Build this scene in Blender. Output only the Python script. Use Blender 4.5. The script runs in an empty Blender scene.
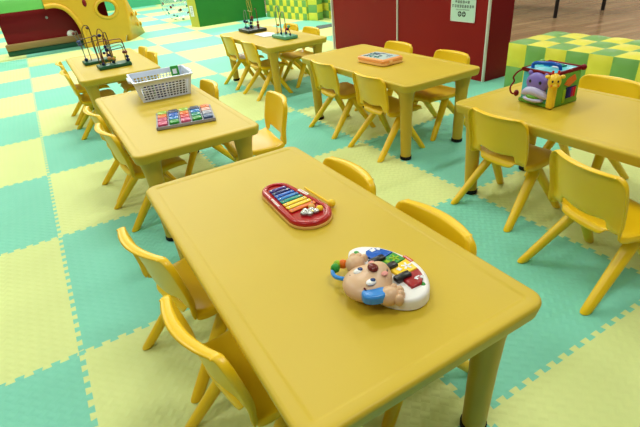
import bpy, bmesh, math, random
from mathutils import Vector, Matrix
random.seed(7)
C = bpy.context.scene.collection
PI = math.pi
R = math.radians

# ------------------------------------------------------------------ materials
def lin(c):
    return tuple(((v/255)/12.92 if v/255 <= .04045 else ((v/255+.055)/1.055)**2.4) for v in c)

def mat(name, rgb, rough=.45, spec=.5, bump=0., bscale=60., metal=0., var=0., vscale=6., coat=0.):
    m = bpy.data.materials.new(name); m.use_nodes = True
    nt = m.node_tree; b = nt.nodes['Principled BSDF']
    c = lin(rgb)
    b.inputs['Base Color'].default_value = (*c, 1)
    b.inputs['Roughness'].default_value = rough
    b.inputs['Specular IOR Level'].default_value = spec
    b.inputs['Metallic'].default_value = metal
    b.inputs['Coat Weight'].default_value = coat
    if var or bump:
        tc = nt.nodes.new('ShaderNodeTexCoord')
    if var:
        n = nt.nodes.new('ShaderNodeTexNoise'); n.inputs['Scale'].default_value = vscale
        n.inputs['Detail'].default_value = 4
        nt.links.new(tc.outputs['Object'], n.inputs['Vector'])
        r = nt.nodes.new('ShaderNodeValToRGB')
        r.color_ramp.elements[0].position = .3; r.color_ramp.elements[1].position = .7
        r.color_ramp.elements[0].color = (*[x*(1-var) for x in c], 1)
        r.color_ramp.elements[1].color = (*[min(1, x*(1+var)) for x in c], 1)
        nt.links.new(n.outputs['Fac'], r.inputs['Fac'])
        nt.links.new(r.outputs['Color'], b.inputs['Base Color'])
    if bump:
        n = nt.nodes.new('ShaderNodeTexNoise'); n.inputs['Scale'].default_value = bscale
        nt.links.new(tc.outputs['Object'], n.inputs['Vector'])
        bp = nt.nodes.new('ShaderNodeBump'); bp.inputs['Strength'].default_value = bump
        bp.inputs['Distance'].default_value = .002
        nt.links.new(n.outputs['Fac'], bp.inputs['Height'])
        nt.links.new(bp.outputs['Normal'], b.inputs['Normal'])
    return m

def mat_foam(name, rgb):
    """EVA foam with an embossed woven dash pattern"""
    m = mat(name, rgb, rough=.62, spec=.35)
    nt = m.node_tree; b = nt.nodes['Principled BSDF']
    tc = nt.nodes.new('ShaderNodeTexCoord')
    ck = nt.nodes.new('ShaderNodeTexChecker'); ck.inputs['Scale'].default_value = 36.0
    ck.inputs['Color1'].default_value = (1, 1, 1, 1); ck.inputs['Color2'].default_value = (0, 0, 0, 1)
    rot = nt.nodes.new('ShaderNodeMapping'); rot.inputs['Rotation'].default_value = (0, 0, R(45))
    nt.links.new(tc.outputs['Object'], rot.inputs['Vector'])
    nt.links.new(rot.outputs['Vector'], ck.inputs['Vector'])
    ws = []
    for d in ('X', 'Y'):
        w = nt.nodes.new('ShaderNodeTexWave'); w.bands_direction = d; w.inputs['Scale'].default_value = 11.3
        nt.links.new(rot.outputs['Vector'], w.inputs['Vector']); ws.append(w)
    mx = nt.nodes.new('ShaderNodeMix'); mx.data_type = 'FLOAT'
    nt.links.new(ck.outputs['Fac'], mx.inputs[0])
    nt.links.new(ws[0].outputs['Fac'], mx.inputs[2]); nt.links.new(ws[1].outputs['Fac'], mx.inputs[3])
    bp = nt.nodes.new('ShaderNodeBump'); bp.inputs['Strength'].default_value = .42; bp.inputs['Distance'].default_value = .0035
    nt.links.new(mx.outputs[0], bp.inputs['Height']); nt.links.new(bp.outputs['Normal'], b.inputs['Normal'])
    n = nt.nodes.new('ShaderNodeTexNoise'); n.inputs['Scale'].default_value = 1.7; n.inputs['Detail'].default_value = 5
    nt.links.new(tc.outputs['Object'], n.inputs['Vector'])
    r = nt.nodes.new('ShaderNodeValToRGB'); c = lin(rgb)
    r.color_ramp.elements[0].position = .3; r.color_ramp.elements[1].position = .7
    r.color_ramp.elements[0].color = (*[x*.95 for x in c], 1); r.color_ramp.elements[1].color = (*[min(1, x*1.04) for x in c], 1)
    nt.links.new(n.outputs['Fac'], r.inputs['Fac']); nt.links.new(r.outputs['Color'], b.inputs['Base Color'])
    return m

def mat_wood():
    m = mat('wood_planks', (150, 118, 88), rough=.16, spec=.5)
    nt = m.node_tree; b = nt.nodes['Principled BSDF']
    tc = nt.nodes.new('ShaderNodeTexCoord')
    mp = nt.nodes.new('ShaderNodeMapping'); mp.inputs['Rotation'].default_value = (0, 0, R(8))
    nt.links.new(tc.outputs['Object'], mp.inputs['Vector'])
    br = nt.nodes.new('ShaderNodeTexBrick'); br.inputs['Scale'].default_value = 1.0
    br.inputs['Brick Width'].default_value = .9; br.inputs['Row Height'].default_value = .12
    br.inputs['Mortar Size'].default_value = .004
    br.inputs['Color1'].default_value = (*lin((204, 168, 128)), 1); br.inputs['Color2'].default_value = (*lin((176, 140, 104)), 1)
    br.inputs['Mortar'].default_value = (*lin((120, 92, 68)), 1)
    nt.links.new(mp.outputs['Vector'], br.inputs['Vector'])
    mp2 = nt.nodes.new('ShaderNodeMapping'); mp2.inputs['Scale'].default_value = (1.5, 22, 1)
    nt.links.new(mp.outputs['Vector'], mp2.inputs['Vector'])
    n = nt.nodes.new('ShaderNodeTexNoise'); n.inputs['Scale'].default_value = 2; n.inputs['Detail'].default_value = 6
    nt.links.new(mp2.outputs['Vector'], n.inputs['Vector'])
    mx = nt.nodes.new('ShaderNodeMix'); mx.data_type = 'RGBA'; mx.blend_type = 'MULTIPLY'
    mx.inputs[0].default_value = .35
    nt.links.new(br.outputs['Color'], mx.inputs[6]); nt.links.new(n.outputs['Color'], mx.inputs[7])
    nt.links.new(mx.outputs[2], b.inputs['Base Color'])
    return m

def mat_clear(name, rgb, alpha):
    m = mat(name, rgb, rough=.08, spec=.6)
    m.node_tree.nodes['Principled BSDF'].inputs['Alpha'].default_value = alpha
    return m

M = dict(
    table=mat('table_plastic', (201, 174, 47), .42, .36, .12, 90, var=.03, vscale=3),
    tableleg=mat('table_leg_plastic', (200, 166, 46), .42, .4),
    rubber=mat('black_rubber', (22, 22, 20), .7, .2),
    chair=mat('chair_plastic', (240, 198, 20), .33, .5, .08, 70),
    foamT=mat_foam('teal_foam', (124, 207, 182)),
    foamY=mat_foam('yellow_foam', (214, 227, 150)),
    wood=mat_wood(),
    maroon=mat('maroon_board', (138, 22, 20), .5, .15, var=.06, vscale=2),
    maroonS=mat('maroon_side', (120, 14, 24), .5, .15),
    strip=mat('white_edging', (225, 222, 214), .4),
    paper=mat('notice_paper', (196, 226, 208), .55, .3),
    ink=mat('notice_ink', (38, 42, 38), .7, .2),
    ink2=mat('notice_ink_pale', (128, 140, 130), .7, .2),
    padG=mat('green_vinyl', (116, 170, 88), .45, .45, .1, 40),
    padY=mat('yellow_vinyl', (226, 221, 72), .45, .45, .1, 40),
    blockG=mat('deep_green_vinyl', (30, 116, 40), .55, .35, var=.05),
    blockY=mat('dull_yellow_vinyl', (188, 188, 66), .5, .35),
    ceil=mat('white_ceiling', (236, 236, 228), .8, .2),
    farwall=mat('pale_wall_paint', (206, 198, 180), .7, .2),
    wallG=mat('green_wall_paint', (70, 168, 122), .6, .3, var=.06, vscale=1.5),
    slide=mat('slide_plastic', (218, 170, 38), .4, .45, .06, 20, var=.03),
    slideG=mat('slide_green_plastic', (112, 196, 100), .4),
    dkred=mat('dark_red_plastic', (122, 4, 22), .45, .25),
    tan=mat('tan_plastic', (150, 118, 66), .5),
    white=mat('white_plastic', (236, 236, 234), .3, .5),
    offw=mat('basket_plastic', (218, 228, 250), .35, .5),
    grey=mat('grey_plastic', (158, 158, 172), .4),
    dgrey=mat('grey_mat', (96, 104, 104), .8, .2, .3, 80),
    black=mat('black_gloss', (18, 18, 20), .3),
    steel=mat('black_steel', (20, 20, 22), .35, .5),
    red=mat('toy_red', (176, 14, 24), .22, .5, coat=.3),
    redd=mat('toy_dark_red', (112, 10, 20), .3),
    tanrim=mat('toy_tan_rim', (226, 176, 96), .4),
    purple=mat('toy_purple', (70, 48, 130), .2), indigo=mat('toy_indigo', (24, 34, 104), .2),
    blue=mat('toy_blue', (26, 92, 190), .25), sky=mat('toy_sky_blue', (36, 120, 196), .25),
    teal=mat('toy_teal', (24, 140, 120), .25), green=mat('toy_green', (52, 148, 56), .3),
    lime=mat('toy_lime', (150, 186, 40), .3), yellow=mat('toy_yellow', (244, 206, 46), .3),
    orange=mat('toy_orange', (224, 112, 30), .3), pink=mat('toy_pink', (204, 90, 126), .3),
    magenta=mat('toy_magenta', (186, 40, 90), .3), peach=mat('toy_peach', (216, 164, 150), .35),
    slate=mat('toy_slate_blue', (70, 92, 136), .3), navy=mat('toy_navy', (22, 30, 76), .3),
    kred=mat('key_red', (158, 18, 26), .3),
    tred=mat('toy_bright_red', (204, 40, 34), .3),
    silver=mat('bell_metal', (190, 190, 186), .25, metal=.9),
    puppy=mat('puppy_tan', (214, 178, 142), .34, .45),
    muzzle=mat('puppy_muzzle', (230, 194, 164), .36, .4),
    cheek=mat('puppy_cheek', (226, 150, 140), .4),
    nose=mat('puppy_nose', (110, 28, 24), .18),
    eye=mat('eye_white', (240, 240, 240), .2), pupil=mat('pupil', (30, 60, 120), .15),
    earb=mat('puppy_ear_blue', (56, 140, 222), .3),
    hippo=mat('hippo_purple', (126, 108, 196), .35), hippol=mat('hippo_lilac', (186, 184, 222), .35),
    giraffe=mat('giraffe_yellow', (244, 206, 48), .35),
    aqua=mat('toy_aqua', (90, 200, 214), .3), cubeG=mat('cube_green', (100, 168, 50), .35),
    case=mat('case_orange', (238, 160, 84), .35), caseL=mat('case_pale_orange', (246, 196, 124), .4),
    mazeG=mat('maze_dark_green', (14, 84, 58), .4), mazeD=mat('maze_charcoal', (40, 52, 40), .4),
    mazeT=mat('maze_sea_green', (84, 164, 130), .4),
    wireB=mat('wire_brown', (84, 56, 28), .35), wireR=mat('wire_dark_red', (110, 36, 28), .35),
    wireG=mat('wire_olive', (150, 150, 50), .35), wireS=mat('wire_grey', (120, 126, 120), .35),
    beadW=mat('bead_wood', (196, 140, 60), .4),
    ball=mat_clear('clear_ball_film', (214, 232, 226), .22),
    picbase=mat('lid_picture', (176, 200, 196), .4),
    sheet=mat('white_sheet', (232, 236, 242), .5),
)

# ------------------------------------------------------------------ mesh helpers
def obj(name, bm, m, parent=None, smooth=True, loc=None):
    me = bpy.data.meshes.new(name)
    bmesh.ops.recalc_face_normals(bm, faces=bm.faces[:])
    bm.to_mesh(me); bm.free()
    for mm in (m if isinstance(m, (list, tuple)) else [m]): me.materials.append(mm)
    if smooth:
        me.polygons.foreach_set('use_smooth', [True]*len(me.polygons))
        try: me.set_sharp_from_angle(angle=R(38))
        except Exception: pass
    o = bpy.data.objects.new(name, me); C.objects.link(o)
    if parent: o.parent = parent
    if loc: o.location = loc
    return o

def tag(o, label, cat, group=None):
    o['label'] = label; o['category'] = cat
    if group: o['group'] = group
    return o

def struct(o):
    o['kind'] = 'structure'; return o

def thing(name, label, cat, loc=(0, 0, 0), rz=0, group=None):
    o = bpy.data.objects.new(name, None); C.objects.link(o)
    o.empty_display_size = .05
    o.location = loc; o.rotation_euler = (0, 0, rz)
    return tag(o, label, cat, group)

def dup(root, loc, rz, label, group=None):
    r = root.copy(); C.objects.link(r); r.location = loc; r.rotation_euler = (0, 0, rz)
    r['label'] = label
    if group: r['group'] = group
    for ch in list(root.children):
        c = ch.copy(); C.objects.link(c); c.parent = r
        for g in list(ch.children):
            d = g.copy(); C.objects.link(d); d.parent = c
    return r

def box(bm, c, s, bev=0, seg=2, rot=None, mi=0):
    r = bmesh.ops.create_cube(bm, size=1)
    vs = r['verts']
    for v in vs: v.co = Vector((v.co.x*s[0], v.co.y*s[1], v.co.z*s[2]))
    if bev:
        es = list({e for v in vs for e in v.link_edges})
        rr = bmesh.ops.bevel(bm, geom=es, offset=bev, segments=seg, profile=.5, affect='EDGES')
        vs = list({v for f in rr['faces'] for v in f.verts} | {v for v in vs if v.is_valid})
    mt = Matrix.Translation(c) @ (rot.to_4x4() if rot else Matrix())
    bmesh.ops.transform(bm, matrix=mt, verts=vs)
    if mi:
        for f in {f for v in vs for f in v.link_faces}: f.material_index = mi
    return vs

def ball(bm, c, r, seg=16, rings=10, rot=None):
    if not isinstance(r, (tuple, list)): r = (r, r, r)
    vs = bmesh.ops.create_uvsphere(bm, u_segments=seg, v_segments=rings, radius=1)['verts']
    mt = Matrix.Translation(c) @ (rot.to_4x4() if rot else Matrix()) @ Matrix.Diagonal((*r, 1))
    bmesh.ops.transform(bm, matrix=mt, verts=vs)
    return vs

def tube(bm, pts, rad, n=8, closed=False, cap=True):
    pts = [Vector(p) for p in pts]; N = len(pts)
    if not isinstance(rad, (list, tuple)): rad = [rad]*N
    rings = []
    up = Vector((0, 0, 1))
    prev = None
    for i, p in enumerate(pts):
        a = pts[(i-1) % N] if (closed or i > 0) else p
        b = pts[(i+1) % N] if (closed or i < N-1) else p
        t = (b-a).normalized()
        if prev is None:
            u = t.cross(up)
            if u.length < 1e-3: u = t.cross(Vector((1, 0, 0)))
        else:
            u = prev - t*prev.dot(t)
        u.normalize(); prev = u
        w = t.cross(u)
        rings.append([bm.verts.new(p + (u*math.cos(2*PI*k/n) + w*math.sin(2*PI*k/n))*rad[i]) for k in range(n)])
    for i in range(N if closed else N-1):
        A, B = rings[i], rings[(i+1) % N]
        for k in range(n):
            bm.faces.new((A[k], A[(k+1) % n], B[(k+1) % n], B[k]))
    if cap and not closed:
        bm.faces.new(rings[0]); bm.faces.new(rings[-1][::-1])

def loft(bm, rings, cap0=True, cap1=True):
    vr = [[bm.verts.new(p) for p in r] for r in rings]
    n = len(vr[0])
    for A, B in zip(vr, vr[1:]):
        for k in range(n): bm.faces.new((A[k], A[(k+1) % n], B[(k+1) % n], B[k]))
    if cap0: bm.faces.new(vr[0][::-1])
    if cap1: bm.faces.new(vr[-1])
    return vr

def prism(bm, poly, z0, z1, bev=0):
    """polygon in xy extruded from z0 to z1, top edge optionally rounded"""
    c = Vector((sum(p[0] for p in poly)/len(poly), sum(p[1] for p in poly)/len(poly)))
    def sc(d):
        out = []
        n = len(poly)
        for i in range(n):
            p0, p, p2 = Vector(poly[i-1]), Vector(poly[i]), Vector(poly[(i+1) % n])
            e1 = (p-p0).normalized(); e2 = (p2-p).normalized()
            nn = Vector((e1.y+e2.y, -e1.x-e2.x))
            if nn.length < 1e-6: nn = Vector((e1.y, -e1.x))
            nn.normalize()
            if area < 0: nn = -nn
            out.append(p - nn*d)
        return out
    area = sum(poly[i-1][0]*poly[i][1]-poly[i][0]*poly[i-1][1] for i in range(len(poly)))
    rg = [[(p.x, p.y, z0) for p in sc(0)]]
    if bev:
        for k in range(4):
            a = k/3*PI/2
            rg.append([(p.x, p.y, z1-bev+bev*math.sin(a)) for p in sc(bev*(1-math.cos(a)))])
    else:
        rg.append([(p.x, p.y, z1) for p in sc(0)])
    return loft(bm, rg)

def rrect(hx, hy, r, n=6):
    out = []
    for cx, cy, a0 in ((hx-r, hy-r, 0), (-hx+r, hy-r, 90), (-hx+r, -hy+r, 180), (hx-r, -hy+r, 270)):
        for k in range(n+1):
            a = R(a0+90*k/n); out.append((cx+r*math.cos(a), cy+r*math.sin(a)))
    return out

def smooth_path(pts, sub=6, closed=False):
    P = [Vector(p) for p in pts]; N = len(P); out = []
    rng = range(N) if closed else range(N-1)
    for i in rng:
        p1, p2 = P[i], P[(i+1) % N]
        p0 = P[i-1] if (closed or i > 0) else p1*2-p2
        p3 = P[(i+2) % N] if (closed or i+2 < N) else p2*2-p1
        for k in range(sub):
            t = k/sub
            out.append(.5*((2*p1)+(p2-p0)*t+(2*p0-5*p1+4*p2-p3)*t*t+(3*p1-p0-3*p2+p3)*t**3))
    if not closed: out.append(P[-1])
    return out

def bake(o, mods):
    for t, kw in mods:
        m = o.modifiers.new(t.lower(), t)
        for k, v in kw.items(): setattr(m, k, v)
    dg = bpy.context.evaluated_depsgraph_get()
    me = bpy.data.meshes.new_from_object(o.evaluated_get(dg)); me.name = o.name
    o.modifiers.clear(); o.data = me
    me.polygons.foreach_set('use_smooth', [True]*len(me.polygons))
    return o

# ------------------------------------------------------------------ camera
f = 458.31
pitch, yaw, roll = .525887, -.492805, .0950802
Rm = Matrix.Rotation(yaw, 3, 'Z') @ Matrix.Rotation(-pitch, 3, 'X') @ Matrix.Rotation(roll, 3, 'Y')
cd = bpy.data.cameras.new('camera'); cam = bpy.data.objects.new('camera', cd); C.objects.link(cam)
cx, cy, cz = Rm.col[0], Rm.col[1], Rm.col[2]
mw = Matrix((( cx[0], cz[0], -cy[0], .22674), (cx[1], cz[1], -cy[1], -4.55523), (cx[2], cz[2], -cy[2], 1.23352), (0, 0, 0, 1)))
cam.matrix_world = mw
cd.sensor_width = 36; cd.sensor_fit = 'HORIZONTAL'; cd.lens = f*36/640; cd.clip_start = .02
bpy.context.scene.camera = cam

# ------------------------------------------------------------------ floor of interlocking foam squares
D_, NT = .0092, 17
fb = bmesh.new()
cells = {(i, j) for i in range(-2, 5) for j in range(-6, 13)} | {(5, j) for j in range(2, 6)}
def quad(pts, own):
    fc = fb.faces.new([fb.verts.new((x, y, 0)) for x, y in pts])
    fc.material_index = 0 if (own[0]+own[1]) % 2 else 1
for (i, j) in cells:
    quad([(i+D_, j+D_), (i+1-D_, j+D_), (i+1-D_, j+1-D_), (i+D_, j+1-D_)], (i, j))
def band(org, ax, lo, hi):
    """joint between two squares along axis ax; the teeth of `lo` and `hi` alternate and are wider at the tip"""
    p = 1/NT
    cut = [(D_, D_, None)]
    for k in range(NT):
        cut += [((k+.28)*p, (k+.22)*p, hi), ((k+.72)*p, (k+.78)*p, lo)]
    cut.append((1-D_, 1-D_, hi))
    for q0, q1 in zip(cut, cut[1:]):
        own = q1[2]
        pts = [(q0[0], -D_), (q1[0], -D_), (q1[1], D_), (q0[1], D_)]
        if own not in cells: own = lo if lo in cells else hi
        P = [(org[0]+s_, org[1]+v) for s_, v in pts] if ax == 0 else [(org[0]-v, org[1]+s_) for s_, v in pts]
        quad(P, own)
for (i, j) in sorted(cells):
    band((i, j), 0, (i, j-1), (i, j))
    band((i, j), 1, (i, j), (i-1, j))
    if (i, j+1) not in cells: band((i, j+1), 0, (i, j), (i, j+1))
    if (i+1, j) not in cells: band((i+1, j), 1, (i+1, j), (i, j))
for i, j in sorted({(i+a, j+c_) for i, j in cells for a in (0, 1) for c_ in (0, 1)}):
    own = next(q for q in ((i, j), (i-1, j-1), (i-1, j), (i, j-1)) if q in cells)
    quad([(i-D_, j-D_), (i+D_, j-D_), (i+D_, j+D_), (i-D_, j+D_)], own)
me = bpy.data.meshes.new('floor')
bmesh.ops.recalc_face_normals(fb, faces=fb.faces[:])
for fc in fb.faces:
    fc.normal_update()
    if fc.normal.z < 0: fc.normal_flip()
fb.to_mesh(me); fb.free()
# tile (i,j) with lower-left corner (0,-1) is teal
me.materials.append(M['foamT']); me.materials.append(M['foamY'])
floor = bpy.data.objects.new('floor', me); C.objects.link(floor); struct(floor)
b = bmesh.new(); box(b, (11.0, 2, -.03), (30, 34, .03)); struct(obj('floor_wood', b, M['wood'], smooth=False))
b = bmesh.new(); box(b, (1, 12.75, 1.1), (14, .1, 2.3)); struct(obj('wall_back', b, M['wallG'], smooth=False))

# ------------------------------------------------------------------ table
TW, TL, TH = .62, 1.285, .50
def make_table(label, loc):
    t = thing('table', label, 'table', loc, 0, 'yellow plastic play tables')
    b = bmesh.new()
    prof = [(.045, .462), (.014, .453), (.009, .455), (.006, .462), (.003, .476), (.001, .487), (.0005, .491), (.002, .4955), (.005, .4985), (.009, .4998), (.013, .5), (.033, .5), (.037, .4992), (.039, .4980), (.044, .4976)]
    rings = []
    for ins, z in prof:
        rr = max(.046-ins, .008)
        rings.append([(x, y, z) for x, y in rrect(TW/2-ins, TL/2-ins, rr, 7)])
    loft(b, rings)
    obj('tabletop', b, M['table'], t)
    b = bmesh.new()
    for sx, sy, dx, dy in ((1, 0, TW/2-.075, 0), (-1, 0, -TW/2+.075, 0)):
        box(b, (dx, 0, .448), (.02, TL-.2, .03), .004)
    for sy in (1, -1): box(b, (0, sy*(TL/2-.075), .448), (TW-.2, .02, .03), .004)
    obj('apron', b, M['tableleg'], t)
    for sx in (-1, 1):
        for sy in (-1, 1):
            b = bmesh.new(); rings = []
            for z, r in ((.018, .033), (.1, .034), (.25, .036), (.36, .040), (.42, .048), (.456, .058)):
                k = z/.456
                x0, y0 = sx*(TW/2-.084+.008*k), sy*(TL/2-.098+.008*k)
                rings.append([(x0+r*math.cos(2*PI*q/20), y0+r*math.sin(2*PI*q/20), z) for q in range(20)])
            loft(b, rings)
            lg = obj('leg', b, M['tableleg'], t)
            b = bmesh.new()
            x0, y0 = sx*(TW/2-.084), sy*(TL/2-.098)
            loft(b, [[(x0+r*math.cos(2*PI*q/20), y0+r*math.sin(2*PI*q/20), z) for q in range(20)] for z, r in ((0, .034), (.004, .037), (.02, .037), (.023, .033))])
            ft = obj('foot', b, M['rubber'], lg); ft['label'] = 'black rubber foot'
    return t
TBL = [('yellow table in the foreground holding the red xylophone and puppy piano', (.717, -3.480, 0)),
       ('yellow table with the white basket and grey tray of coloured blocks', (.735, -1.872, 0)),
       ('yellow table at far left with two dark green bead mazes', (.72, .048, 0)),
       ('yellow table at back with a charcoal and a sea green bead maze', (2.262, -.045, 0)),
       ('yellow table with the orange case in front of the maroon partition', (2.262, -1.885, 0)),
       ('yellow table at right with the animal activity cube', (2.232, -3.552, 0))]
tb = make_table(*TBL[0]); tb.scale = (1.045, .978, 1)
tables = [tb]
for l, p in TBL[1:]:
    q = dup(tb, p, 0, l); q.scale = (1, 1, 1); tables.append(q)

# ------------------------------------------------------------------ chair
def make_chair(label, loc, rz):
    t = thing('chair', label, 'chair', loc, rz, 'yellow plastic childrens chairs')
    # profile rows: x, z, half width
    seat = [(.176, .250, .135), (.178, .268, .148), (.165, .281, .154), (.13, .288, .158), (.06, .283, .161), (-.02, .278, .162), (-.075, .281, .161), (-.104, .296, .159)]
    back = [(-.104, .296, .159), (-.117, .318, .158), (-.124, .338, .161), (-.131, .368, .161), (-.143, .425, .163), (-.154, .475, .163), (-.160, .503, .157), (-.163, .515, .146), (-.165, .520, .128), (-.193, .519, .128)]
    ts = [-1, -.9, -.78, -.62, -.31, 0, .31, .62, .78, .9, 1]
    def grid(rows, isback):
        b = bmesh.new(); G = []
        for i, (x, z, w) in enumerate(rows):
            a = rows[max(i-1, 0)]; c = rows[min(i+1, len(rows)-1)]
            tx, tz = c[0]-a[0], c[1]-a[1]; L = math.hypot(tx, tz); tx /= L; tz /= L
            nx, nz = tz, -tx            # outside: down for the seat, backwards for the back
            if not isback and nz > 0: nx, nz = -nx, -nz
            if isback and nx > 0: nx, nz = -nx, -nz
            if (isback and i == 0) or (not isback and i == len(rows)-1): nx, nz = -.62, -.90
            elif isback and i == 1: nx, nz = -.85, -.45
            k = max(0, min(1, (z-.29)/.06))*1.25 if isback else 0
            if isback and i >= len(rows)-2: nx, nz = -1, 0
            row = []
            for s in (-1,):
                fl = .024 if not (isback and i == len(rows)-1) else .003
                row.append((x+.024*k+nx*fl, -w-.004, z+(0 if isback else .007)+nz*fl))
            for q in ts:
                dz = (-.016*max(0, 1-(q/.62)**2) if i in (2, 3) else 0) if isback else .007*q*q
                row.append((x+.024*k*q*q, q*w, z+dz+(.007*q*q if isback and i == 0 else 0)))
            row.append((x+.024*k+nx*fl, w+.004, z+(0 if isback else .007)+nz*fl))
            G.append([b.verts.new(p) for p in row])
        n = len(G[0])
        for i in range(len(G)-1):
            for k in range(n-1):
                if isback and i in (0, 1) and 4 <= k <= 7: continue   # hand slot
                b.faces.new((G[i][k], G[i][k+1], G[i+1][k+1], G[i+1][k]))
        if isback:
            # lower lip of the back panel
            pass
        else:
            # rim strip behind the seat below the slot
            last = G[-1][4:9]
            lo = [b.verts.new((v.co.x-.014, v.co.y, v.co.z-.026-.006*(1-(v.co.y/.1)**2))) for v in last]
            for k in range(4): b.faces.new((last[k], last[k+1], lo[k+1], lo[k]))
        return b
    for nm, rows, ib in (('seat', seat, False), ('backrest', back, True)):
        o = obj(nm, grid(rows, ib), M['chair'], t)
        bake(o, [('SOLIDIFY', dict(thickness=.009, offset=0)), ('SUBSURF', dict(levels=1, render_levels=1))])
    for s in (-1, 1):
        for kind in ('rear', 'front'):
            b = bmesh.new(); rings = []
            if kind == 'rear': p0, p1 = Vector((.045, s*.118, .268)), Vector((-.19, s*.172, 0))
            else: p0, p1 = Vector((.01, s*.122, .268)), Vector((.172, s*.176, 0))
            for k, sc in ((0, .8), (.04, 1), (.3, 1), (.6, 1), (.85, 1), (.965, 1), (.99, .88), (1, .62)):
                p = p0.lerp(p1, k); rr = (.0255-.0075*k)*sc
                rx = rr*(1.3 if kind == 'rear' else 1.15)
                rings.append([(p.x+rx*math.cos(2*PI*q/14), p.y+rr*math.sin(2*PI*q/14), p.z) for q in range(14)])
            loft(b, rings)
            obj('leg', b, M['chair'], t)
    return t
CH = [
 # label, x, y, facing degrees
 ('yellow chair at left side of the foreground table, nearest the camera', .462, -3.688, 9),
 ('yellow chair at left side of the foreground table, beside the teal square, farther one', .442, -3.243, 14),
 ('yellow chair tucked behind the foreground table, its back right of the puppy piano', .915, -3.705, 180),
 ('yellow chair tucked behind the foreground table, its back right of the red xylophone', .915, -3.255, 180),
 ('yellow chair left of the basket table, the nearer of the two', .528, -2.02, 6),
 ('yellow chair left of the basket table, farther and half hidden by its neighbour', .52, -1.60, 6),
 ('yellow chair pushed under the basket table, only its backrest top showing', .965, -1.54, 180),
 ('yellow chair pulled out and standing alone right of the basket table', 1.15, -2.16, 173),
 ('yellow chair left of the far left bead maze table, the nearer one', .495, -.19, 0),
 ('yellow chair left of the far left bead maze table, the farthest one', .495, .31, 0),
 ('yellow chair behind the far left bead maze table, small backrest nearer the basket', .95, -.005, 180),
 ('yellow chair behind the far left bead maze table, small backrest nearer the slide', .95, .385, 180),
 ('yellow chair at the left end of the back table, near the charcoal bead maze', 2.064, .262, 0),
 ('yellow chair at front of the back table, beside the front table leg', 2.064, -.285, 0),
 ('yellow chair behind the back table, backrest behind the sea green bead maze', 2.545, .29, 180),
 ('yellow chair behind the back table at its right end', 2.545, -.16, 180),
 ('yellow chair in front of the orange case table, the left one', 2.068, -1.635, 0),
 ('yellow chair in front of the orange case table, the right one beside the table leg', 2.068, -2.19, 0),
 ('yellow chair against the maroon partition, directly behind the orange case', 2.545, -1.56, 180),
 ('yellow chair against the maroon partition, below the paper notice', 2.545, -2.14, 180),
 ('yellow chair in front of the activity cube table, at its left corner', 2.036, -3.216, 0),
 ('yellow chair turned out from the activity cube table, at the right', 1.846, -3.794, -13),
 ('yellow chair behind the activity cube table, in front of the checkered bench', 2.56, -3.25, 180),
]
c0 = make_chair(CH[0][0], (CH[0][1], CH[0][2], 0), R(CH[0][3]))
for l, x, y, a in CH[1:]:
    dup(c0, (x, y, 0), R(a), l)

# ------------------------------------------------------------------ puppy piano
PX, PY, PZ = .76, -3.86, .5
t = thing('toy_piano', 'white toy piano with tan puppy face, blue ear and four coloured keys', 'toy', (PX+.013, PY+.018, PZ)); t.scale = (.97, .97, .95)
def W(pts): return [(p[0]-PX, p[1]-PY) for p in pts]
body = W([(.770+(v.x-.770)*.93-.004, -3.846+(v.y+3.846)*.92) for v in smooth_path([Vector((x, y, 0)) for x, y in [(.728, -3.735), (.752, -3.706), (.792, -3.712), (.835, -3.755), (.860, -3.82), (.866, -3.88), (.848, -3.94), (.812, -3.982), (.770, -3.992), (.732, -3.972), (.705, -3.93), (.695, -3.86), (.705, -3.78)]], 5, True)])
b = bmesh.new(); prism(b, body, .002, .034, .010); obj('body', b, M['white'], t)
keys = [('blue', [(.762, -3.768), (.775, -3.750), (.797, -3.748), (.818, -3.764), (.836, -3.800), (.768, -3.812)]),
        ('green', [(.768, -3.815), (.836, -3.803), (.844, -3.846), (.775, -3.853)]),
        ('yellow', [(.775, -3.856), (.844, -3.849), (.842, -3.900), (.778, -3.902)]),
        ('kred', [(.778, -3.905), (.842, -3.903), (.832, -3.934), (.808, -3.955), (.775, -3.953)])]
for i, (c, pl) in enumerate(keys):
    pl = [(.770+(x-.770)*.90, -3.852+(y+3.852)*.92) for x, y in pl]
    b = bmesh.new(); prism(b, W(pl), .03, .0415, .003)
    k = obj('piano_key', b, M[c], t); k['label'] = {'blue': 'blue', 'green': 'green', 'yellow': 'yellow', 'kred': 'red'}[c] + ' key with white printed marks'
    b = bmesh.new()
    mx_, my_ = sum(p[0] for p in pl)/len(pl)-PX+.012, sum(p[1] for p in pl)/len(pl)-PY
    if i == 0:
        box(b, (mx_-.012, my_+.012, .042), (.014, .012, .0012)); box(b, (mx_+.004, my_+.008, .042), (.010, .010, .0012), rot=Matrix.Rotation(.6, 3, 'Z'))
    elif i == 3:
        for dx, dy in ((0, 0), (.014, -.004)):
            box(b, (mx_+dx-.006, my_+dy, .042), (.014, .003, .0012)); box(b, (mx_+dx-.012, my_+dy-.004, .042), (.006, .009, .0012), rot=Matrix.Rotation(.5, 3, 'Z'))
    else:
        for q in range(5):
            a = 2*PI*q/5
            box(b, (mx_+.008*math.cos(a), my_+.008*math.sin(a), .042), (.012, .005, .0012), rot=Matrix.Rotation(a, 3, 'Z'))
        box(b, (mx_-.024, my_, .042), (.010, .012, .0012), rot=Matrix.Rotation(.3, 3, 'Z'))
    obj('key_mark', b, M['sheet'] if i != 1 else M['lime'], k, smooth=False)
for x, y in ((.772, -3.812), (.778, -3.854), (.780, -3.904)):
    b = bmesh.new(); box(b, (x-PX, y-PY, .043), (.046, .020, .014), .004, 2); kk = obj('black_key', b, M['black'], t)
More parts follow.
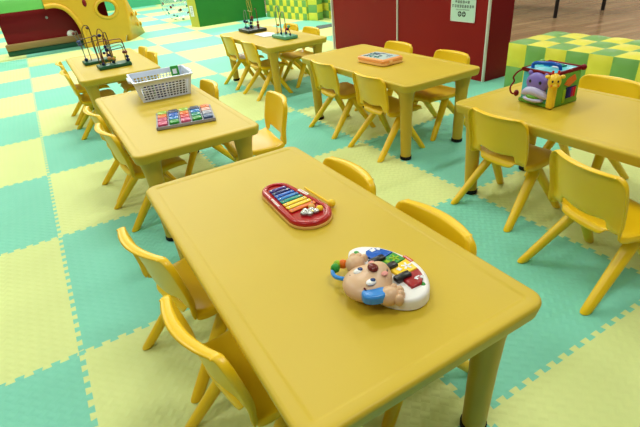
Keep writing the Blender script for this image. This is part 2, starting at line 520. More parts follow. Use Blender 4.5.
b = bmesh.new(); box(b, (.8465-PX, -3.846-PY, .0345), (.010, .030, .0015), rot=Matrix.Rotation(.08, 3, 'Z')); lb = obj('maker_tag', b, M['tred'], t, smooth=False)
b = bmesh.new()
for q in range(7): box(b, (.8465-PX, -3.858-PY+q*.004, .0354), (.0035, .0022, .0006))
obj('tag_lettering', b, M['sheet'], lb, smooth=False)
for x, y in ((.756, -3.742), (.808, -3.944)):
    b = bmesh.new(); ball(b, (x-PX, y-PY, .034), (.007, .009, .002), 12, 6); obj('button', b, M['green'], t)
# head: skull and muzzle as one surface, facing up, forehead towards -x
b = bmesh.new()
vs = ball(b, (0, 0, 0), 1, 36, 24)
for v in vs:
    p = v.co.copy()
    q = Vector((p.x*.056, p.y*.060, p.z*.034))
    m = max(0, 1-((p.x-.55)**2+(p.y*1.05)**2)*1.6)          # muzzle bulge
    if p.z > 0: q.z += .016*m*m; 
    q.x += .012*m
    q.x += -.008*max(0, -p.x)
    v.co = q + Vector((.703-PX, -3.866-PY, .036))
hd = obj('head', b, M['puppy'], t)
b = bmesh.new(); ball(b, (.718-PX, -3.868-PY, .078), (.0125, .0155, .0095), 16, 10); obj('nose', b, M['nose'], hd)
for yy in (-3.846, -3.898):
    b = bmesh.new(); ball(b, (.690-PX, yy-PY, .066), (.0135, .0105, .006), 14, 8); e = obj('eye', b, M['eye'], hd)
    b = bmesh.new(); ball(b, (.695-PX, yy-PY, .0705), (.0070, .0065, .0035), 12, 8); obj('pupil', b, M['pupil'], hd)
    b = bmesh.new(); ball(b, (.669-PX, yy-PY+(.004 if yy > -3.87 else -.004), .0585), (.0025, .005, .003), 8, 6); obj('eyebrow', b, M['nose'], hd)
b = bmesh.new(); ball(b, (.733-PX, -3.868-PY, .052), (.027, .037, .024), 22, 14); mz = obj('muzzle', b, M['muzzle'], hd)
def on_muzzle(dx, dy): return (.733+dx-PX, -3.868+dy-PY, .0525+.024*math.sqrt(max(0, 1-(dx/.027)**2-(dy/.037)**2)))
b = bmesh.new(); tube(b, [on_muzzle(.020*math.cos(R(a_))-.002, .029*math.sin(R(a_))) for a_ in range(-80, 81, 16)], .0017, 6); obj('mouth', b, M['black'], mz)
for sy in (-1, 1):
    b = bmesh.new(); p = on_muzzle(.0, sy*.026); ball(b, p, (.0095, .0085, .0035), 10, 6); obj('cheek', b, M['cheek'], mz)
b = bmesh.new()
er = W([(v.x, v.y) for v in smooth_path([Vector((x, y, 0)) for x, y in [(.664, -3.896), (.690, -3.904), (.712, -3.915), (.716, -3.934), (.696, -3.944), (.668, -3.936), (.654, -3.918)]], 4, True)])
prism(b, er, .034, .056, .008); e = obj('ear', b, M['earb'], t); e['label'] = 'blue ear'
b = bmesh.new()
tube(b, smooth_path([(.690-PX, -3.818-PY, .030), (.668-PX, -3.812-PY, .031), (.655-PX, -3.790-PY, .031), (.664-PX, -3.765-PY, .031), (.686-PX, -3.752-PY, .031), (.706-PX, -3.764-PY, .031)], 5), .0055, 8)
e = obj('ear', b, M['earb'], t); e['label'] = 'blue loop ear'
for (x, y), c, r in (((.672, -3.765), 'green', .0125), ((.685, -3.755), 'lime', .0115), ((.698, -3.762), 'orange', .0125), ((.706, -3.775), 'orange', .009)):
    b = bmesh.new(); ball(b, (x-PX, y-PY, .034), (r, r, r*1.05), 12, 8); obj('bead', b, M[c], t)
def paw(cx_, cy_, dirs, s):
    b = bmesh.new()
    ball(b, (cx_-PX, cy_-PY, .036), (.027*s, .024*s, .024), 18, 12)
    for dx, dy in dirs: ball(b, (cx_+dx-PX, cy_+dy-PY, .036), (.012, .0105, .0165), 12, 8)
    o = obj('paw', b, M['puppy'], t)
    return o
p = paw(.714, -3.934, ((.022, -.016), (.030, -.002), (.010, -.026), (.024, .012)), 1.0)
p = paw(.722, -3.784, ((.022, .016), (.030, .003), (.010, .024)), 1.0)

# ------------------------------------------------------------------ red xylophone
XX, XY = .785, -3.355
t = thing('toy_xylophone', 'red toy xylophone with rainbow bars and silver bells', 'toy', (XX-.003, XY+.006, .5), R(3)); t.scale = (.94, .95, .72)
out = []
for k in range(13):
    a = R(-90+15*k-90); out.append((.072*math.cos(a+PI/2+PI/2), -.100+.078*math.sin(a+PI)*1.0))
def stad(w0, w1, y0, y1, n=12):
    """tapered stadium, w0/y0 near end (-y), w1/y1 far end"""
    o = []
    for k in range(n+1):
        a = PI+PI*k/n; o.append((w0*math.cos(a), y0+w0*math.sin(a)))
    for k in range(n+1):
        a = PI*k/n; o.append((w1*math.cos(a), y1+w1*math.sin(a)))
    return o
b = bmesh.new(); prism(b, stad(.079, .060, -.096, .118), .0, .012, .004); o = obj('base_rim', b, M['tanrim'], t)
# red body with sunk tray
b = bmesh.new()
A = stad(.076, .057, -.096, .118); 
def lev(off, z): return [(x, y, z) for x, y in stad(.076-off, .057-off, -.096, .118)]
loft(b, [lev(0, .008), lev(-.001, .022), lev(.003, .030), lev(.009, .033), lev(.015, .032), lev(.018, .029), lev(.0185, .023)])
obj('body', b, M['red'], t)
for k, c in enumerate(['purple', 'indigo', 'blue', 'sky', 'teal', 'yellow', 'yellow', 'orange']):
    y = .118-k*.0245; w = .050+.0035*k
    b = bmesh.new(); box(b, (.002, y, .0285), (w*1.35, .0185, .006), .002)
    bar = obj('tone_bar', b, M[c], t); bar['label'] = {'purple': 'purple', 'indigo': 'dark blue', 'blue': 'blue', 'sky': 'light blue', 'teal': 'green', 'yellow': 'yellow', 'orange': 'orange'}[c]+' tone bar'
    for sx in (-1, 1):
        b = bmesh.new(); ball(b, (.002+sx*w*.52, y, .0315), (.0035, .0035, .0022), 8, 6); obj('screw', b, M['silver'], bar)
for x, y, r in ((-.020, -.098, .015), (-.006, -.112, .014), (.010, -.098, .015), (-.008, -.088, .013), (.018, -.112, .013)):
    b = bmesh.new(); ball(b, (x, y, .031), r*.9, 14, 10); obj('bell', b, M['silver'], t)
for x, y, r, c in ((.022, -.080, .012, 'peach'), (.036, -.108, .0125, 'lime'), (.006, -.108, .006, 'lime')):
    b = bmesh.new(); ball(b, (x, y, .034), r, 14, 10); o = obj('bead', b, M['yellow' if c == 'lime' else 'tanrim'], t)
for sx, y, l in ((1, .030, .055), (-1, .028, .06)):
    b = bmesh.new(); box(b, (sx*.058, y, .0335), (.012 if sx > 0 else .007, l, .0016), rot=Matrix.Rotation(-sx*(-.08), 3, 'Z'))
    o = obj('sticker', b, M['white'], t, smooth=False)
    b = bmesh.new()
    for q in range(8): box(b, (sx*.058, y-l*.4+q*l*.11, .0346), (.004, .003, .0006))
    obj('sticker_lettering', b, M['tred'], o, smooth=False)
t = thing('mallet', 'yellow toy mallet lying right of the red xylophone', 'mallet', (.874, -3.352, .5))
b = bmesh.new(); tube(b, [(-.004, .088, .0065), (.004, -.06, .008)], .0042, 8); obj('stick', b, M['yellow'], t)
b = bmesh.new(); ball(b, (.005, -.075, .0125), (.0125, .0145, .0125), 14, 10); obj('head', b, M['yellow'], t)

# ------------------------------------------------------------------ white basket with toys
BX, BY, BZ = .822, -1.492, .5
t = thing('basket', 'white plastic basket with square holes on the yellow table', 'basket', (BX, BY, BZ), R(-4))
bh = .125
bot = [(-.145, -.125), (.145, -.125), (.145, .125), (-.145, .125)]
top = [(-.172, -.150), (.172, -.150), (.172, .150), (-.172, .150)]
b = bmesh.new()
for s in range(4):
    a0, a1, b0, b1 = Vector((*bot[s], .002)), Vector((*bot[(s+1) % 4], .002)), Vector((*top[s], bh)), Vector((*top[(s+1) % 4], bh))
    nc = 14 if s % 2 == 0 else 12; nr = 6
    us = [0.]; 
    m0 = .045
    for k in range(nc):
        c0_ = m0+(1-2*m0)*k/nc; w = (1-2*m0)/nc
        us += [c0_+w*.15, c0_+w*.85]
    us.append(1.)
    vsl = [0.]
    for k in range(nr):
        c0_ = .05+.73*k/nr; w = .73/nr
        vsl += [c0_+w*.15, c0_+w*.85]
    vsl += [.86, 1.]
    G = [[b.verts.new((a0.lerp(a1, u)).lerp(b0.lerp(b1, u), v)) for u in us] for v in vsl]
    for i in range(len(vsl)-1):
        for k in range(len(us)-1):
            if i % 2 == 1 and k % 2 == 1 and i < 2*nr: continue
            b.faces.new((G[i][k], G[i][k+1], G[i+1][k+1], G[i+1][k]))
bmesh.ops.remove_doubles(b, verts=b.verts[:], dist=1e-4)
o = obj('wall', b, M['offw'], t, smooth=False)
md = o.modifiers.new('thick', 'SOLIDIFY'); md.thickness = .003
b = bmesh.new(); box(b, (0, 0, .002), (.292, .252, .004)); obj('bottom', b, M['offw'], t, smooth=False)
b = bmesh.new()
loft(b, [[(x, y, z) for x, y in rrect(.172+o1, .150+o1, .02)] for o1, z in ((.0, bh-.003), (.009, bh-.004), (.010, bh+.002), (.0, bh+.004), (-.003, bh+.001), (-.003, bh-.003), (0, bh-.003))], False, False)
obj('rim', b, M['offw'], t)
for sx in (-1, 1):
    b = bmesh.new(); box(b, (sx*.186, 0, bh-.008), (.018, .12, .018), .005); obj('handle', b, M['offw'], t)
toys = [('dark blue toy block at front left in the white basket', -.098, -.084, .062, .09, 'navy'), ('blue toy block at front centre in the white basket', -.026, -.084, .062, .09, 'indigo'),
        ('small black toy block at front right in the white basket', .106, -.088, .050, .085, 'black'), ('navy toy block at front right of centre in the white basket', .045, -.084, .062, .085, 'navy'), ('green toy block in the left half of the white basket', -.085, .005, .070, .085, 'green'),
        ('white toy block in the middle of the white basket', .0, .005, .070, .085, 'white'), ('small navy toy block at right end of the white basket', .085, .0, .055, .06, 'navy')]
cr, sr = math.cos(R(-4)), math.sin(R(-4))
for k, (l, x, y, s, hh, c) in enumerate(toys):
    b = bmesh.new(); box(b, (0, 0, hh/2), (s, s*.9, hh), .008, 3)
    for q in range(4): ball(b, ((q % 2-.5)*s*.45, (q//2-.5)*s*.4, hh), (.010, .010, .006), 10, 6)
    o = obj('toy_block', b, M[c], None); o.location = (BX+x*cr-y*sr, BY+x*sr+y*cr, BZ+.0045); o.rotation_euler = (0, 0, R(-4)+random.uniform(-.06, .06))
    tag(o, l, 'toy block', 'toy blocks in the basket')
b = bmesh.new(); box(b, (0, 0, .045), (.052, .014, .09), .004); o = obj('toy_card', b, M['green'], None)
o.location = (BX+.122, BY+.085, BZ+.05); o.rotation_euler = (R(-12), 0, R(-4)); tag(o, 'green and white card standing up at right end of the white basket', 'card')
b = bmesh.new(); box(b, (-.002, -.0075, .055), (.026, .001, .030)); q = obj('white_patch', b, M['sheet'], o, smooth=False)

# ------------------------------------------------------------------ tray of coloured blocks
TX, TY = .778, -2.115
ta = R(-13)
t = thing('tray', 'grey plastic tray with five columns of coloured blocks', 'tray', (TX, TY, .5), ta)
b = bmesh.new()
TWd, TLn = .30, .265
box(b, (0, 0, .004), (TWd, TLn, .008), .003)
for k in range(6): box(b, (-TWd/2+.006+k*(TWd-.012)/5, 0, .010), (.008 if k in (0, 5) else .006, TLn, .012), .002)
for sy in (-1, 1): box(b, (0, sy*(TLn/2-.004), .010), (TWd, .008, .012), .002)
obj('tray_base', b, M['grey'], t)
cols = [['pink', 'magenta', 'orange', 'lime'], ['green', 'sky', 'blue', 'navy'], ['pink', 'tred', 'orange', 'lime'], ['green', 'teal', 'sky', 'navy'], ['slate', 'grey', 'peach', 'orange']]
cn = dict(pink='pink', magenta='magenta', orange='orange', lime='yellow green', green='green', sky='light blue', blue='blue', navy='navy', tred='red', teal='teal', slate='slate blue', grey='grey', peach='pale pink')
ordn = ['leftmost', 'second', 'third', 'fourth', 'rightmost']; rown = ['front', 'second from front', 'second from back', 'back']
bs = bmesh.new(); box(bs, (0, 0, .009), (.044, .056, .018), .004, 2); me0 = None
for i in range(5):
    for j in range(4):
        lx = -TWd/2+.006+(i+.5)*(TWd-.012)/5; ly = -TLn/2+.008+(j+.5)*(TLn-.016)/4
        b = bmesh.new(); box(b, (0, 0, .009), (.047, .057, .018), .004, 2); 
        box(b, (0, -.006, .0185), (.020, .006, .0015))
        o = obj('tone_block', b, M[cols[i][j]], None)
        o.location = (TX+lx*math.cos(ta)-ly*math.sin(ta), TY+lx*math.sin(ta)+ly*math.cos(ta), .5+.008); o.rotation_euler = (0, 0, ta)
        tag(o, f'{cn[cols[i][j]]} block, {rown[j]} in the {ordn[i]} column of the grey tray', 'toy block', 'coloured blocks in the grey tray')

# ------------------------------------------------------------------ bead mazes
def maze(label, loc, rz, base, bm_, wires, beads, sz=1):
    t = thing('bead_maze', label, 'bead maze', loc, rz); t.scale = (1, 1, sz)
    b = bmesh.new(); box(b, (0, 0, base[2]/2), base, .006, 2); obj('base', b, M[bm_], t)
    for c, pts in wires:
        b = bmesh.new(); tube(b, smooth_path(pts, 5), .0042, 6); obj('wire', b, M[c], t)
    for c, p, r in beads:
        b = bmesh.new(); ball(b, p, r, 12, 8); obj('bead', b, M[c], t)
    return t
h = .03
w1 = [('wireB', [(-.105, 0, h), (-.11, 0, .14), (-.115, 0, .25), (-.10, 0, .285), (-.075, 0, .285), (-.07, .01, .20), (-.07, .02, h)]),
      ('wireR', [(-.085, -.03, h), (-.09, -.03, .20), (-.07, -.03, .235), (0, -.03, .235), (.07, -.03, .235), (.105, -.03, .22), (.115, -.03, .12), (.115, -.03, h)]),
      ('wireB', [(-.02, .02, h), (-.03, .02, .15), (-.02, .02, .27), (0, .02, .30), (.01, .02, .26), (.01, .0, h)]),
      ('wireG', [(-.06, .04, h), (-.06, .04, .15), (.02, .04, .165), (.10, .04, .17), (.11, .04, .10), (.11, .04, h)]),
      ('wireB', [(.0, -.02, .20), (.06, -.02, .205), (.105, -.02, .20), (.11, -.02, .16), (.06, -.02, .155), (.0, -.02, .15)])]
b1 = [('navy', (-.085, -.03, h+.014), .014), ('navy', (.115, -.03, h+.014), .017), ('navy', (.115, -.03, h+.044), .015), ('wireR', (.113, -.03, h+.085), .015), ('wireR', (.11, .04, h+.075), .014),
      ('beadW', (-.02, .02, h+.045), .018), ('beadW', (.01, .0, h+.04), .016), ('navy', (-.02, .02, .15), .017), ('navy', (-.025, .02, .18), .014), ('navy', (.0, .0, h+.012), .012), ('lime', (.02, .0, h+.05), .011)]
maze('front of two dark green bead mazes on the far left table', (.728, -.215, .5), R(2), (.262, .15, h), 'mazeG', w1, b1, .9)
w2 = [('wireS', [(-.10, 0, h), (-.105, 0, .15), (-.125, 0, .27), (-.14, 0, .30), (-.12, 0, .325), (-.10, .02, .30), (-.10, .03, h)]),
      ('wireB', [(-.105, -.03, .25), (-.05, -.03, .255), (.0, -.03, .26), (.07, -.03, .26), (.105, -.03, .20), (.11, -.03, h)]),
      ('wireB', [(-.06, .0, h), (-.06, .0, .24), (-.06, 0, .33), (-.035, 0, .37), (-.005, 0, .36), (.0, 0, .30), (0, 0, .20), (0, 0, h)]),
      ('wireB', [(-.10, .02, .20), (-.03, .02, .205), (.05, .02, .215), (.10, .02, .20), (.11, .02, h)]),
      ('wireR', [(.03, 0, h), (.04, 0, .22), (.06, 0, .31), (.085, 0, .31), (.10, 0, .24), (.085, 0, h)])]
b2 = [('navy', (-.10, 0, h+.016), .016), ('slate', (-.115, 0, .225), .019), ('slate', (-.112, 0, .20), .018), ('wireB', (-.012, 0, .345), .015), ('navy', (.06, -.03, .26), .017),
      ('navy', (.09, 0, h+.02), .018), ('navy', (.06, .0, h+.05), .014), ('wireR', (-.135, 0, .312), .014)]
maze('rear of two dark green bead mazes on the far left table', (.655, .14, .5), R(2), (.262, .15, h), 'mazeG', w2, b2, .84)
w3 = [('wireS', [(-.02, .11, h), (-.03, .115, .12), (-.03, .10, .19), (-.02, .08, .20), (-.02, .06, .12), (0, .05, h)]),
      ('wireG', [(.0, .02, h), (.0, .02, .17), (.0, .04, .22), (.0, .06, .28), (0, .045, .31), (.0, .02, .28), (.0, .0, .24)]),
      ('wireG', [(.0, -.03, h), (.0, -.03, .2), (.0, -.005, .25), (0, .0, .30), (0, -.02, .33), (0, -.045, .31), (.0, -.06, .24), (0, -.05, .20), (0, .06, .20)]),
      ('wireR', [(.03, -.10, h), (.03, -.10, .15), (.03, -.09, .22), (.03, -.06, .22)])]
b3 = [('navy', (-.03, .113, .095), .017), ('navy', (-.025, .075, .09), .013), ('navy', (0, .02, h+.016), .017), ('navy', (0, .02, h+.05), .016), ('navy', (0, .02, h+.08), .012), ('wireR', (0, -.03, .14), .018), ('black', (0, -.03, .115), .013),
      ('wireR', (.03, -.10, h+.035), .016), ('wireR', (.03, -.10, h+.065), .014), ('wireR', (.03, -.10, h+.012), .012), ('slate', (-.05, .06, h+.012), .013), ('slate', (-.05, -.02, h+.012), .013), ('teal', (-.05, .02, h+.012), .012)]
maze('charcoal based bead maze at the left of the back table', (2.275, .40, .5), R(0), (.22, .275, h), 'mazeD', w3, b3)
w4 = [('wireS', [(-.02, .10, h), (-.02, .10, .20), (-.02, .08, .27), (-.02, .05, .28), (-.02, .03, .24), (-.02, .025, .12), (-.02, .025, h)]),
      ('wireS', [(.02, .09, h), (.02, .09, .16), (.02, .06, .22), (.02, .02, .22), (.02, .0, .16), (.02, .0, h)]),
      ('wireR', [(.0, -.03, h), (.0, -.03, .07), (0, -.05, .085), (.0, -.09, .08), (0, -.115, .06), (.0, -.115, h)])]
b4 = [('beadW', (-.02, .07, .115), .013), ('beadW', (-.02, .10, h+.012), .011), ('navy', (-.02, .025, h+.013), .012), ('tred', (0, -.06, .085), .014), ('navy', (0, -.08, .084), .012), ('navy', (0, -.115, h+.012), .010), ('slate', (.02, .0, h+.013), .012), ('mazeT', (.0, -.10, .11), .015)]
maze('sea green based bead maze at the front of the back table', (2.292, -.335, .5), R(2), (.14, .275, h), 'mazeT', w4, b4)
b = bmesh.new(); prism(b, [(2.185, .165), (2.178, -.10), (2.29, -.125), (2.36, .03), (2.335, .175)], .5005, .503); tag(obj('paper_sheet', b, M['sheet'], None, smooth=False), 'white paper sheet lying between the bead mazes on the back table', 'paper')

# ------------------------------------------------------------------ orange case
t = thing('toy_case', 'orange flat toy case with printed lid on the middle table', 'toy case', (2.246, -1.895, .5), R(5))
b = bmesh.new()
loft(b, [[(x, y, z) for x, y in rrect(.096-i_, .142-i_, .03)] for i_, z in ((.006, 0), (0, .004), (0, .016), (.003, .019))]); obj('lower_shell', b, M['caseL'], t)
b = bmesh.new()
loft(b, [[(x, y, z) for x, y in rrect(.097-i_, .143-i_, .03)] for i_, z in ((.003, .019), (0, .022), (0, .034), (.004, .040), (.010, .043))]); obj('lid', b, M['case'], t)
b = bmesh.new()
loft(b, [[(x, y, z) for x, y in rrect(.078, .120, .008)] for z in (.0425, .0436)]); pic = obj('picture', b, M['picbase'], t, smooth=False)
b = bmesh.new()
for k in range(26):
    x, y = random.uniform(-.068, .060), random.uniform(-.085, .108)
    box(b, (x, y, .0438), (random.uniform(.008, .026), random.uniform(.008, .03), .0008), rot=Matrix.Rotation(random.uniform(0, 3), 3, 'Z'))
obj('printed_shape', b, M['slate'], pic, smooth=False)
b = bmesh.new()
for k in range(14):
    x, y = random.uniform(-.066, .02), random.uniform(-.07, .10)
    box(b, (x, y, .0440), (random.uniform(.008, .02), random.uniform(.008, .02), .0008), rot=Matrix.Rotation(random.uniform(0, 3), 3, 'Z'))
obj('printed_shape', b, M['teal'], pic, smooth=False)
b = bmesh.new()
for k in range(8):
    x, y = random.uniform(-.06, .01), random.uniform(-.06, .09)
    box(b, (x, y, .0442), (random.uniform(.01, .018), random.uniform(.01, .018), .0008), rot=Matrix.Rotation(random.uniform(0, 3), 3, 'Z'))
obj('printed_shape', b, M['ink'], pic, smooth=False)
b = bmesh.new(); box(b, (-.03, -.144, .021), (.03, .008, .022), .003); obj('latch', b, M['caseL'], t)

# ------------------------------------------------------------------ activity cube
QX, QY = 2.252, -3.212
t = thing('activity_cube', 'activity cube toy with purple hippo and yellow giraffe faces', 'toy', (QX-.006, QY, .5), R(-3)); t.scale = (1.0, 1.0, .99)
s = .09; hc = .155
b = bmesh.new(); box(b, (0, 0, hc/2), (2*s-.008, 2*s-.008, hc), .006, 2); obj('core', b, M['aqua'], t)
b = bmesh.new(); box(b, (0, 0, .009), (2*s+.004, 2*s+.004, .018), .005, 2); obj('base_frame', b, M['cubeG'], t)
b = bmesh.new(); box(b, (.006, -s, hc/2), (2*s-.03, .008, hc-.012), .003); pn = obj('green_panel', b, M['cubeG'], t)
b = bmesh.new(); box(b, (.028, -s-.005, .058), (.068, .005, .052), .002); q = obj('roller_window', b, M['navy'], pn)
for k, c in enumerate(('indigo', 'purple', 'magenta', 'tred')):
    b = bmesh.new(); tube(b, [(.004+.015*k, -s-.0075, .036), (.004+.015*k, -s-.0075, .080)], .0065, 8); obj('roller', b, M[c], pn)
b = bmesh.new(); box(b, (-.014, -s-.005, .045), (.018, .004, .062), .002); obj('roller', b, M['lime'], pn)
b = bmesh.new(); prism(b, [(-.03, .105), (-.012, .128), (.030, .142), (.045, .118), (.028, .106), (.0, .092)], -.003, .003); 
for v in b.verts: v.co = Vector((v.co.x+.005, -s-.006+v.co.z, v.co.y-.004))
obj('butterfly', b, M['orange'], pn)
# red top frame
b = bmesh.new()
tube(b, [(-s+.003, -s+.003, hc), (s, -s+.003, hc+.002), (s, s-.003, hc+.002), (-s+.003, s-.003, hc)], .0095, 8, True); obj('top_frame', b, M['dkred'], t)
b = bmesh.new(); ball(b, (s+.004, -s-.002, hc+.004), .014, 14, 10); obj('corner_knob', b, M['dkred'], t)
b = bmesh.new(); box(b, (0, 0, hc), (2*s-.01, 2*s-.01, .012), .003); tp = obj('top_panel', b, M['aqua'], t)
b = bmesh.new(); tube(b, smooth_path([(-.065, .055, hc+.006), (-.06, .05, hc+.028), (-.05, -.01, hc+.034), (-.03, -.055, hc+.028), (-.02, -.06, hc+.006)], 4), .008, 8); obj('carry_handle', b, M['blue'], tp)
for x, y, c in ((.01, .03, 'sky'), (.04, -.02, 'teal'), (.0, -.025, 'sheet'), (.05, .045, 'blue')):
    b = bmesh.new(); box(b, (x, y, hc+.009), (.026, .035, .010), .003); obj('top_button', b, M[c], tp)
b = bmesh.new(); ball(b, (.02, .075, hc+.012), (.024, .012, .016), 12, 8); obj('green_knob', b, M['cubeG'], tp)
b = bmesh.new(); box(b, (s+.001, 0, hc/2), (.008, 2*s-.03, hc-.012), .003); obj('side_panel', b, M['green'], t)
# hippo on the -x face
b = bmesh.new(); ball(b, (-s-.002, -.005, .105), (.020, .060, .048), 20, 14); 
for yy in (-.048, .040): ball(b, (-s+.001, yy, .146), (.010, .013, .012), 10, 8)
hp = obj('hippo_head', b, M['hippo'], t)
b = bmesh.new()
vs = ball(b, (0, 0, 0), 1, 24, 14)
for v in vs:
    p = v.co
    v.co = Vector((-s-.006+p.x*.028, -.002+p.y*.074, .068+p.z*.026-.022*p.y*p.y))
sn = obj('hippo_snout', b, M['hippol'], hp)
b = bmesh.new(); ball(b, (-s-.010, .0, .043), (.024, .040, .018), 18, 10); obj('hippo_mouth', b, M['cubeG'], hp)
b = bmesh.new(); ball(b, (-s-.010, .0, .030), (.026, .056, .014), 18, 10); obj('hippo_jaw', b, M['hippol'], hp)
for yy in (-.032, .022):
    b = bmesh.new(); ball(b, (-s-.019, yy, .113), (.005, .0075, .0085), 10, 8); obj('hippo_eye', b, M['black'], hp)
# giraffe at the front corner
b = bmesh.new()
box(b, (-s+.002, -s+.004, .055), (.034, .034, .108), .012, 3)
gv = ball(b, (-s-.003, -s-.003, .128), (.028, .028, .036), 18, 12)
gb = obj('giraffe_body', b, M['giraffe'], t)
n45 = Vector((-.7071, -.7071, 0)); s45 = Vector((.7071, -.7071, 0)); gc = Vector((-s-.003, -s-.003, .128))
for q in (-1, 1):
    b = bmesh.new(); p = gc+n45*.024+s45*q*.011+Vector((0, 0, .006)); ball(b, p, (.0045, .0045, .006), 8, 6); obj('giraffe_eye', b, M['black'], gb)
    b = bmesh.new(); p = gc+s45*q*.012+Vector((0, 0, .034)); tube(b, [p, p+Vector((0, 0, .010))], .004, 8); ball(b, p+Vector((0, 0, .010)), .0055, 10, 8); obj('giraffe_horn', b, M['tred'], gb)
    b = bmesh.new(); p = gc+s45*q*.030+Vector((0, 0, .022)); ball(b, p, (.012, .012, .008), 10, 8); obj('giraffe_ear', b, M['giraffe'], gb)
    b = bmesh.new(); p = gc+n45*.026+s45*q*.014+Vector((0, 0, -.012)); ball(b, p, (.005, .005, .004), 8, 6); obj('giraffe_cheek', b, M['orange'], gb)
b = bmesh.new(); p = gc+n45*.020+Vector((0, 0, -.014)); ball(b, p, (.013, .013, .011), 12, 8); obj('giraffe_muzzle', b, M['giraffe'], gb)
# red wire on the left
b = bmesh.new()
tube(b, smooth_path([(-s+.004, s+.002, hc-.004), (-s-.016, s+.012, hc-.014), (-s-.024, s+.026, .115), (-s-.010, s+.030, .092), (-s-.028, s+.034, .065), (-s-.030, s+.020, .040), (-s-.010, s+.002, .036)], 5), .0042, 8); wr = obj('wire', b, M['dkred'], t)
b = bmesh.new(); ball(b, (-s-.014, s+.006, .040), (.012, .012, .016), 12, 8); obj('wire_bead', b, M['redd'], wr)

# ------------------------------------------------------------------ maroon partition
t = thing('partition', 'maroon board partition with white edging behind the middle table', 'partition', (3.72, -.23, 0))
PH = 1.6
y0, y1 = 1.30, -1.315      # local: world 1.07 .. -1.545
b = bmesh.new(); box(b, (.155, (y0-.05)/2+.0-.03, PH/2), (.31, y0+.05-.012, PH)); obj('board', b, M['maroon'], t, smooth=False)
b = bmesh.new(); box(b, (.155, (-.062+y1)/2, PH/2), (.31, abs(y1)-.062-.012, PH)); obj('board', b, M['maroon'], t, smooth=False)
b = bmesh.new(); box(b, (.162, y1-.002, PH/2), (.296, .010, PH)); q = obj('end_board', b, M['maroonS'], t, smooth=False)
for yy in (y0+.002, -.056, y1+.004):
    b = bmesh.new(); box(b, (.002, yy, PH/2), (.03, .016 if yy != y0+.002 else .022, PH), .003, 1); obj('edging', b, M['strip'], t)
for z in (.18, .36, .54, .72, .9, 1.1, 1.3):
    for x in (.05, .26):
        b = bmesh.new(); tube(b, [(x, y1-.0065, z), (x, y1-.0085, z)], .006, 8); obj('screw', b, M['maroon'], q)
# notice
nx = 3.72-.004
t = thing('notice', 'pale paper notice with dark printed lines taped on the maroon partition', 'notice', (nx, -1.237, .51))
b = bmesh.new(); box(b, (0, 0, .21), (.002, .305, .42)); pp = obj('sheet', b, M['paper'], t, smooth=False)
b = bmesh.new()
for yy in (-1, 1): box(b, (-.0002, yy*.148, .21), (.0022, .009, .42))
for zz in (.0045, .4155): box(b, (-.0002, 0, zz), (.0022, .305, .009))
obj('white_border', b, M['strip'], t, smooth=False)
def glyphline(bm, ya, yb, zc, hh):
    n = max(3, int(abs(yb-ya)/hh*.95)); w = (yb-ya)/n
    for k in range(n):
        yc = ya+w*(k+.5); cw = abs(w)*.8
        for q in range(3):
            if random.random() < .85: box(bm, (-.0014, yc, zc+(q-1)*hh*.36), (.001, cw*random.uniform(.6, 1), hh*.15))
        for q in range(2): box(bm, (-.0014, yc+(q-.5)*cw*random.uniform(.3, .8), zc), (.001, cw*.16, hh*random.uniform(.6, .95)))
b = bmesh.new()
glyphline(b, .102, -.082, .172, .026); glyphline(b, .138, -.135, .135, .027)
glyphline(b, .125, -.125, .30, .045); glyphline(b, .11, -.11, .235, .028)
obj('printed_text', b, M['ink'], pp, smooth=False)
b = bmesh.new(); glyphline(b, .085, -.08, .106, .010); obj('printed_text', b, M['ink2'], pp, smooth=False)
for yy in (.036, -.016):
    b = bmesh.new(); bmesh.ops.create_cone(b, segments=20, radius1=.023, radius2=.023, depth=.001, cap_ends=True)
    for v in b.verts: v.co = Vector((-.0014+v.co.z, yy+v.co.x, .068+v.co.y*1.05))
    ic = obj('pictogram', b, M['ink'], pp, smooth=False)
    b = bmesh.new(); box(b, (-.0022, yy, .068), (.0008, .030, .009)); box(b, (-.0022, yy, .082), (.0008, .008, .006)); box(b, (-.0022, yy, .054), (.0008, .008, .006)); obj('pictogram_bar', b, M['paper'], ic, smooth=False)

